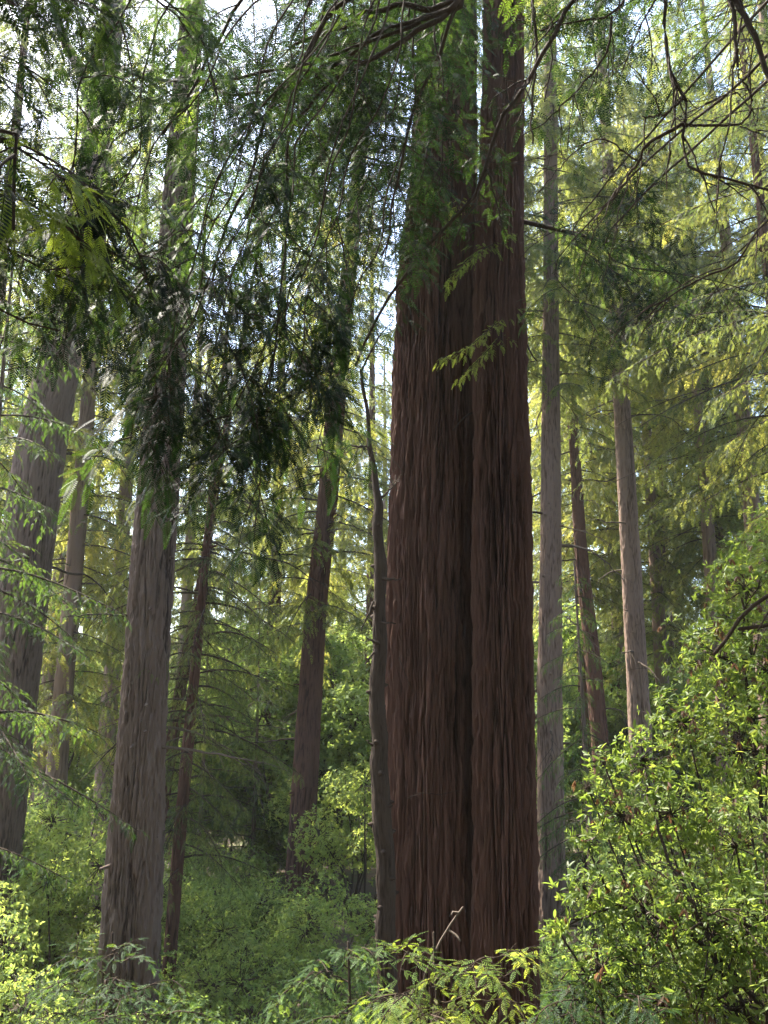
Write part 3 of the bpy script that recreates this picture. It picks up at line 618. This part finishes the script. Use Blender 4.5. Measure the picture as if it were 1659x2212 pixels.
bl = [
    (A((1350, -80, 7), (1240, 0, 7.0), (1190, 80, 7.0), (1120, 210, 7.1), (1080, 260, 7.1), (1050, 360, 7.2), (1010, 440, 7.3), (950, 500, 7.4), (840, 640, 7.6), (770, 790, 7.8)), .03, .012, 10),
    (A((1150, -60, 7.2), (1150, 0, 7.2), (1160, 110, 7.2), (1150, 230, 7.2), (1150, 310, 7.2)), .018, .008, 3),
    (A((1400, -60, 7), (1350, 0, 7.0), (1320, 35, 7.0), (1270, 40, 7.1), (1170, 65, 7.2)), .02, .008, 5),
    (A((1322, 36, 7), (1310, 110, 7), (1260, 180, 7), (1180, 260, 7.1), (1130, 290, 7.2)), .013, .006, 6),
    (A((1450, -80, 6.9), (1439, 0, 6.8), (1437, 80, 6.8), (1450, 160, 6.8), (1480, 210, 6.8), (1477, 270, 6.8), (1475, 345, 6.8), (1540, 380, 6.7), (1659, 410, 6.6)), .026, .010, 12),
    (A((1477, 268, 6.8), (1400, 310, 6.9), (1380, 350, 7.0), (1330, 420, 7.1), (1280, 480, 7.2)), .018, .006, 8),
    (A((1480, 208, 6.8), (1440, 245, 6.8), (1420, 250, 6.85), (1390, 255, 6.9)), .014, .007, 2),
    (A((1570, -60, 6.5), (1590, 0, 6.4), (1620, 60, 6.4), (1650, 130, 6.4), (1670, 190, 6.4)), .03, .022, 4),
    (A((1477, 270, 6.8), (1550, 270, 6.7), (1610, 260, 6.7), (1620, 200, 6.7), (1590, 160, 6.7)), .013, .007, 4),
    (A((1610, -40, 6.6), (1605, 20, 6.6), (1585, 160, 6.6), (1570, 290, 6.6), (1550, 380, 6.6), (1550, 440, 6.6)), .012, .006, 8),
    (A((1800, 380, 6.3), (1659, 470, 6.2), (1590, 570, 6.2), (1500, 605, 6.3), (1400, 680, 6.4)), .015, .006, 8),
    (A((1380, 350, 7), (1300, 300, 7), (1240, 330, 7.1), (1160, 420, 7.2)), .008, .004, 6),
    (A((1850, 1150, 5.2), (1659, 1285, 5.0), (1590, 1350, 5.0), (1546, 1420, 5.0)), .02, .011, 2),
    (A((1800, 1330, 5.0), (1659, 1345, 5.0), (1600, 1355, 5.0)), .016, .012, 1),
]
for k, (pts, r0, r1, tw) in enumerate(bl):
    if k not in (1, 3, 5, 6, 8, 11): pts = [np.array([4.5, 6.9, float(np.clip(pts[0][2] + .5, .5, 9.5))])] + pts
    bare(over, rb, pts, 450 + k, r0, r1, twigs=tw, tl=.75, n=30, jag=.010)

# ------------------------------------------------------------------ bay laurel at the right
bb = np.array([3.3, 8.2, float(ground_z(3.3, 8.2))])
bay = thing("bay_laurel", "sunlit bay laurel with glossy yellow green leaves and brown dead clumps at right", "bay laurel", bb)
blobs = []
for (px, py, Y, r) in [(1610, 1270, 9, 110), (1690, 1200, 9.3, 130), (1560, 1420, 9, 120), (1660, 1450, 8.8, 140), (1480, 1560, 8.6, 100), (1385, 1640, 8, 75), (1600, 1620, 8.5, 140), (1340, 1760, 7.6, 75), (1450, 1760, 7.8, 110),
                       (1590, 1830, 7.8, 130), (1270, 1930, 7.2, 75), (1390, 1960, 7.2, 110), (1540, 2020, 7.2, 120), (1650, 2000, 7.2, 130), (1205, 2010, 7, 38), (1300, 2090, 7, 85), (1430, 2160, 7, 110), (1590, 2180, 7, 130), (1300, 1640, 7.6, 34), (1270, 1700, 7.6, 34), (1260, 1810, 7.3, 40)]:
    p = at(px, py, Y); blobs.append((*(p - bb), size(r, p)))
obj("leaves", broad_mesh("leaves", 81, blobs, 0.072, 4300, M_bay, M_twig, .55, True, None, .07, per=6, twig=.004), bay)
for k, (pts, r0, r1) in enumerate([(A((1780, 2300, 7.3), (1640, 2170, 7.2), (1540, 2060, 7.2), (1440, 1990, 7.2), (1320, 1950, 7.2)), .03, .012), (A((1700, 2400, 7.2), (1620, 2200, 7.1), (1560, 2100, 7.1), (1500, 1960, 7.1), (1430, 1820, 7.4), (1390, 1660, 7.8)), .025, .008),
                                   (A((1740, 2300, 7.6), (1690, 2000, 8), (1640, 1700, 8.5), (1610, 1450, 8.9), (1600, 1280, 9)), .03, .01), (A((1800, 2080, 7), (1659, 2010, 7), (1560, 1990, 7), (1480, 2010, 7)), .02, .008)]):
    bare(bay, bb, pts, 500 + k, r0, r1, twigs=10, tl=.5, n=20, jag=.012, name="stem")

# ------------------------------------------------------------------ young redwoods and shrubs along the bottom edge
def young(label, pts_list, Y, seed, tint, sl=.13, tw=.5, base_px=None, mat=M_needle, tmpl=SPRAY1, h=None, group=None):
    b = at(base_px, 2300, Y); b[2] = float(ground_z(b[0], b[1]))
    t = thing("young_redwood", label, "young redwood", b, group)
    topz = max(p[2] for pts in pts_list for p in pts)
    g = Geo(); tube(g, smooth_path([b - [0, 0, .2], b + [0.05, 0, (topz - b[2]) * .5], [b[0], b[1], topz]], 14), np.linspace(.05, .01, 14), 6)
    obj("trunk", g.mesh("trunk", M_twig, b), t)
    for k, pts in enumerate(pts_list):
        st = np.array([b[0], b[1], pts[0][2] - .05])
        bough(t, b, [st] + pts, seed + k, .008, 6, .42, tint=tint, tmpl=tmpl, mat=mat, tw=.22, step=.05, sl=sl * .8, ss=.042, start=.2, droop=.15, wild=.25, spread=.8)
    return t
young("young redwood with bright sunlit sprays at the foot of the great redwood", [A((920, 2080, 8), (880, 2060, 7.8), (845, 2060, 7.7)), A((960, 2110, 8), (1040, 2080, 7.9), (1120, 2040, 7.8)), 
      A((980, 2190, 8), (1060, 2170, 7.8), (1160, 2160, 7.7)), A((940, 2190, 7.7), (930, 2200, 7.3), (930, 2215, 7.0)), A((1000, 2150, 8.2), (1090, 2100, 8.3), (1150, 2040, 8.4)), A((890, 2150, 7.8), (860, 2140, 7.4), (850, 2160, 7.2))], 8.2, 600, .5, base_px=940, mat=M_lit)
young("shaded blue green young redwood in front of the grey trunk", [A((230, 2120, 10), (260, 2090, 9.8), (240, 2040, 9.7)), A((200, 2150, 10), (140, 2130, 9.8), (90, 2140, 9.7)), A((250, 2160, 10), (310, 2130, 9.8), (365, 2110, 9.7)), A((220, 2190, 10), (120, 2190, 9.7), (30, 2210, 9.6)),
      A((260, 2190, 10), (330, 2190, 9.7), (420, 2180, 9.6)), A((230, 2190, 9.8), (230, 2200, 9.4), (220, 2215, 9.2)), A((210, 2100, 10.2), (170, 2060, 10.3), (130, 2080, 10.4))], 10.2, 620, .35, base_px=225)
young("young redwood of pale green sprays left of the great trunk base", [A((740, 2110, 10), (690, 2100, 9.8), (620, 2130, 9.7)), A((740, 2080, 10), (760, 2050, 9.8), (790, 2050, 9.7)), A((760, 2160, 10), (810, 2150, 9.8), (830, 2160, 9.7)),
      A((740, 2190, 9.8), (720, 2200, 9.3), (700, 2215, 9.2))], 10, 640, .6, base_px=750)
young("dark blue green young redwood under the bay laurel leaves", [A((1300, 2120, 7.2), (1240, 2110, 6.9), (1190, 2120, 6.8)), A((1310, 2100, 7.2), (1370, 2080, 6.9), (1430, 2090, 6.8)), A((1300, 2150, 7.0), (1380, 2150, 6.7), (1450, 2170, 6.6)), A((1290, 2170, 7), (1230, 2170, 6.7), (1180, 2190, 6.6))], 7.2, 660, .2, base_px=1300, tw=.4)
# dead stick leaning over the foot of the great trunk
p0 = at(920, 2120, 9); p0g = np.array([p0[0] - .2, 9.4, float(ground_z(p0[0] - .2, 9.4))])
g = Geo(); pts = smooth_path([p0g, at(905, 2200, 9.2), at(930, 2080, 9), at(965, 2010, 9), at(1000, 1960, 9)], 20)
tube(g, pts, np.linspace(.02, .010, 20), 6); tube(g, A((968, 2008, 9), (985, 2020, 8.95), (994, 2032, 8.9)), [.014, .013, .01], 5); tube(g, A((990, 1972, 9), (978, 1970, 9), (975, 1976, 8.98)), [.012, .01, .008], 5)
stick = obj("dead_stick", g.mesh("dead_stick", M_deadtwig, p0g)); stick.location = p0g
tag(stick, "bare dead stick leaning up in front of the great redwood base", "stick")

# ------------------------------------------------------------------ understory shrubs, hillside and background forest
def dup_tree(src, loc, rz, sc, label, cat, group, name):
    t = thing(name, label, cat, loc, group)
    for ch in src:
        c = ch.copy(); C.objects.link(c); c.parent = t
        c.rotation_euler = (0, 0, rz); c.scale = (sc, sc, sc); c.location = (0, 0, 0); c.hide_render = False
    return t
rs = np.random.RandomState(5)
def blob_bush(seed, w, h, n, ll, tint, mat=M_broad):
    r = np.random.RandomState(seed)
    b = [(r.normal(0, w * .35), r.normal(0, w * .35), h * r.uniform(.3, .85), w * r.uniform(.28, .45)) for _ in range(9)]
    return broad_mesh("leaves", seed, b, ll, n, mat, M_twig, tint, True, None if ll < .1 else DIAMOND, 0, per=6, twig=.008)
SHRUB = [blob_bush(91, 2.6, 4.2, 2200, .11, .6), blob_bush(92, 3.0, 3.4, 2200, .11, .45), blob_bush(93, 2.2, 5.0, 2200, .11, .75)]
def far_tree(seed, kind):
    g = Geo()
    if kind == 'conifer':
        r = np.random.RandomState(seed); H = 21
        cr = crown_mesh("crown", seed, 1.0, H, 3.6, 120, SPRAY2, .42, .36, 1.0, ss=.2, droop=.4, low=1, top=.06, tint=.5)
        tube(g, smooth_path([[0, 0, -.5], [.1, 0, H * .5], [0, .1, H * .98]], 12), np.linspace(.32, .04, 12), 10)
    else:
        H = 13; r = np.random.RandomState(seed)
        b = [(r.normal(0, 1.9), r.normal(0, 1.9), r.uniform(3, H - 1.5), r.uniform(1.1, 2.0)) for _ in range(16)]
        cr = broad_mesh("crown", seed, b, .24, 5200, M_broad, M_twig, .6, True, DIAMOND, 0, per=6, twig=.02, base=(0, 0, 1.5))
        tube(g, smooth_path([[0, 0, -.5], [.2, .1, H * .35], [0, .2, H * .7]], 12), np.linspace(.25, .08, 12), 10)
    tr = g.mesh("trunk", M_grey)
    return (bpy.data.objects.new("trunk", tr), bpy.data.objects.new("crown", cr))
CON = [far_tree(101, 'conifer'), far_tree(102, 'conifer')]
BRO = [far_tree(103, 'broad'), far_tree(104, 'broad')]
def where(px, Y): return np.array([(px - 829.5) / F * Y * 1.0, Y])
for k, (px, Y, sc, rz, lift, lab) in enumerate([(-50, 18, 1.05, .3, 5.5, "drooping dark conifer in front of the far left trunk"), (560, 44, 1.2, 1.2, 2, "drooping grey green conifer between the grey trunk and the hazy trunk"), (450, 42, 1.15, 4, 3, "drooping conifer behind the slim leaning trunks"), (1245, 28, .8, 2.6, 0, "drooping conifer between the right hand grey trunks")]):
    x, y = where(px, Y); gz = float(ground_z(x, y))
    t = thing("conifer_tree", lab, "conifer", (x, y, gz))
    g = Geo(); tube(g, smooth_path([[0, 0, -.4], [.08, 0, 6 + lift / 2], [0, 0, 13.2 + lift]], 14), np.linspace(.13, .02, 14), 8)
    obj("trunk", g.mesh("trunk", M_grey), t); c = obj("crown", CR_DENSE, t); c.scale = (sc, sc, 1); c.location.z = lift; c.rotation_euler = (0, 0, rz)
# unseen big redwood left of the frame, added to shade the near branches
t = thing("redwood_tree", "large unseen redwood added outside the left edge to shade the near branches", "redwood tree", (-12.5, 12.5, float(ground_z(-12.5, 12.5))))
g, P = bark_trunk(np.array([[0, 0, -.5, .7], [0, 0, 8, .6], [0, 0, 20, .4], [0, 0, 34, .1]]), 119, 80, .2, .04, 7)
obj("trunk", g.mesh("trunk", M_red), t); c = obj("crown", CR_LOW[1], t); c.location = (0, 0, 2); c.scale = (1, 1, 1.1)
# understory shrubs, by column and distance
for k, (px, Y, v, s) in enumerate([(40, 19, 0, 1.0), (160, 24, 2, 1.1), (330, 28, 0, 1.0), (470, 22, 1, 1.0), (720, 27, 0, 1.0), (800, 22, 1, .9), (430, 36, 1, 1.0), (530, 31, 1, .9), (470, 34, 1, .8), (590, 27, 1, .75), (520, 36, 1, 1.0), (610, 33, 1, .8), (80, 33, 0, 1.2), (230, 36, 2, 1.2), (1230, 24, 1, 1.0), (1330, 30, 0, 1.1),
                                   (1460, 20, 2, 1.1), (1580, 26, 0, 1.2), (520, 47, 0, 1.3), (760, 40, 2, 1.3), (1260, 40, 2, 1.2), (1420, 38, 0, 1.3), (-60, 26, 2, 1.2), (1660, 34, 2, 1.4), (360, 44, 2, 1.3), (120, 46, 0, 1.4), (650, 53, 2, 1.3), (590, 50, 1, 1.5), (700, 48, 0, 1.5), (790, 36, 2, 1.4), (480, 29, 1, .9), (560, 18, 1, .8), (700, 16, 1, .7), (20, 28, 2, 1.3), (140, 30, 0, 1.3), (250, 21, 1, .8), (1300, 20, 1, .9)]):
    x, y = where(px, Y)
    t = thing("shrub", "leafy green understory shrub on the forest floor", "shrub", (x, y, float(ground_z(x, y)) - .1), "understory shrubs")
    c = obj("leaves", SHRUB[v], t); c.scale = (s, s, s); c.rotation_euler = (0, 0, k * 1.7)
# hillside trees
n = 0
for row, (Y, step, kinds) in enumerate([(50, 150, 'bbb'), (60, 140, 'bbb'), (72, 120, 'bbc'), (86, 110, 'bbb'), (102, 100, 'bcb'), (122, 95, 'cbc')]):
    px = -160 + row * 37
    while px < 1850:
        q = px + rs.uniform(-40, 40); y = Y + rs.uniform(-5, 5)
        x = where(q, y)[0]; kd = kinds[n % 3]; src = (CON if kd == 'c' else BRO)[n % 2]
        dup_tree(src, (x, y, float(ground_z(x, y))), rs.uniform(0, 6.28), rs.uniform(.75, 1.15) * (1 if kd == 'c' else 1.0),
                 "slender green conifer on the hazy hillside" if kd == 'c' else "rounded pale green broadleaf tree on the hazy hillside", "conifer" if kd == 'c' else "broadleaf tree", "trees on the hillside", "conifer_tree" if kd == 'c' else "broadleaf_tree")
        n += 1; px += step
# tall background redwoods whose trunks hide in foliage
for k, (px, Y, v, cs, cz) in enumerate([(590, 50, 0, 1.0, 2), (1790, 30, 1, .9, 6), (1640, 36, 2, 1.0, 4), (1560, 48, 0, 1.0, 2), (120, 44, 1, 1.0, 2), (400, 56, 2, 1.0, 2), (1260, 58, 2, 1.0, 2), (1750, 44, 1, 1.1, 0), (250, 42, 0, 1.0, 0), (-30, 58, 2, 1, 0), (1180, 70, 0, 1, 0), (1620, 62, 0, 1, 0), (1255, 50, 0, 1, 3), (1330, 56, 1, 1, 2), (1540, 45, 2, 1, 3), (800, 60, 1, 1, 2), (700, 66, 0, 1, 2), (1420, 50, 1, 1, 4), (1035, 32, 3, .7, 0), (150, 36, 1, .9, 0),
    (-60, 84, 0, 1.05, -2), (60, 72, 1, 1.05, 0), (190, 90, 2, 1.05, -4), (310, 76, 1, 1.05, -1), (440, 84, 0, 1.05, -3), (545, 74, 2, 1.05, -4), (640, 92, 1, 1.05, 0), (735, 78, 0, 1.05, -3), (830, 88, 1, 1.05, -1), (1180, 84, 2, 1.05, -4), (1265, 76, 1, 1.05, 0), (1350, 88, 0, 1.05, -3), (1440, 78, 1, 1.05, 0), (1530, 90, 2, 1.05, -4), (1630, 74, 0, 1.05, -3), (1720, 86, 1, 1.05, 0), (-80, 34, 0, 1.0, 4), (1380, 66, 1, 1, 0)]):
    x, y = where(px, Y); gz = float(ground_z(x, y))
    t = thing("redwood_tree", "tall background redwood with a drooping backlit crown", "redwood tree", (x, y, gz), "tall background redwoods")
    g, P = bark_trunk(np.array([[0, 0, -.5, .5], [0, 0, 8, .4], [.1, 0, 22, .3], [0, .1, 41 - gz, .05]]), 120 + k, 40, .4, .03, 8)
    obj("trunk", g.mesh("trunk", M_red if k % 3 == 0 else M_pale), t)
    c = obj("crown", (CR_TALL + [CR_UP])[v], t); c.location = (0, 0, -gz + cz); c.scale = (cs, cs, 1); c.rotation_euler = (0, 0, k * 1.3)

for k, (px, Y, s_, rz, lab) in enumerate([(1830, 21, 1.15, .6, "dense hazy redwood crown hanging in from the upper right edge"), (1730, 27, 1.0, 2.2, "mid distance redwood in the upper right with a layered crown")]):
    x, y = where(px, Y); gz = float(ground_z(x, y))
    t = thing("redwood_tree", lab, "redwood tree", (x, y, gz))
    g, P = bark_trunk(np.array([[0, 0, -.5, .4], [0, 0, 8, .3], [.1, 0, 20, .2], [0, .1, 30 - gz, .05]]), 140 + k, 60, .25, .03, 8)
    obj("trunk", g.mesh("trunk", M_red), t)
    c = obj("crown", CR_LOW[1], t); c.location = (0, 0, -gz - 2); c.scale = (s_, s_, 1); c.rotation_euler = (0, 0, rz)
# unseen wood added to cut skylight, going on behind and beside the photographer
for k, (x, y, v) in enumerate([(-8, -9, 0), (3, -12, 1), (12, -7, 2), (-18, -3, 1), (19, 2, 0), (-3, -22, 2), (10, -20, 1), (-14, -18, 0), (22, -14, 2), (16, 15, 1), (-22, 10, 2), (24, 24, 0), (-5, -4, 2), (4, -5, 2), (0, -9, 0), (9, 1.5, 2), (-8.5, -1, 0), (-4, -14, 2), (7, -12, 0), (16, -9, 0), (-13, -10, 2)]):
    gz = float(ground_z(x, y))
    t = thing("redwood_tree", "tall unseen redwood added around the viewpoint to cut skylight", "redwood tree", (x, y, gz), "redwoods around the viewpoint")
    g, P = bark_trunk(np.array([[0, 0, -.5, .6], [0, 0, 8, .5], [.1, 0, 22, .35], [0, .1, 40 - gz, .05]]), 150 + k, 48, .4, .03, 8)
    obj("trunk", g.mesh("trunk", M_red), t)
    c = obj("crown", CR_TALL[v], t); c.location = (0, 0, -gz); c.rotation_euler = (0, 0, k * 1.1)

# ------------------------------------------------------------------ haze between the trees
hz = Geo(); x0, x1, y0, y1, z0, z1 = -240, 240, -60, 300, -12, 66
hz.add([[x, y, z] for x in (x0, x1) for y in (y0, y1) for z in (z0, z1)], [[0, 1, 3, 2], [4, 6, 7, 5], [0, 4, 5, 1], [2, 3, 7, 6], [0, 2, 6, 4], [1, 5, 7, 3]])
m, N, L = new_mat("haze")
pv = N.new("ShaderNodeVolumePrincipled"); pv.inputs['Color'].default_value = (.93, .96, 1, 1); pv.inputs['Density'].default_value = .0003; pv.inputs['Anisotropy'].default_value = .45
o = N.new("ShaderNodeOutputMaterial"); L.new(pv.outputs[0], o.inputs['Volume'])
h = obj("haze", hz.mesh("haze", m, smooth=False)); h['kind'] = 'stuff'
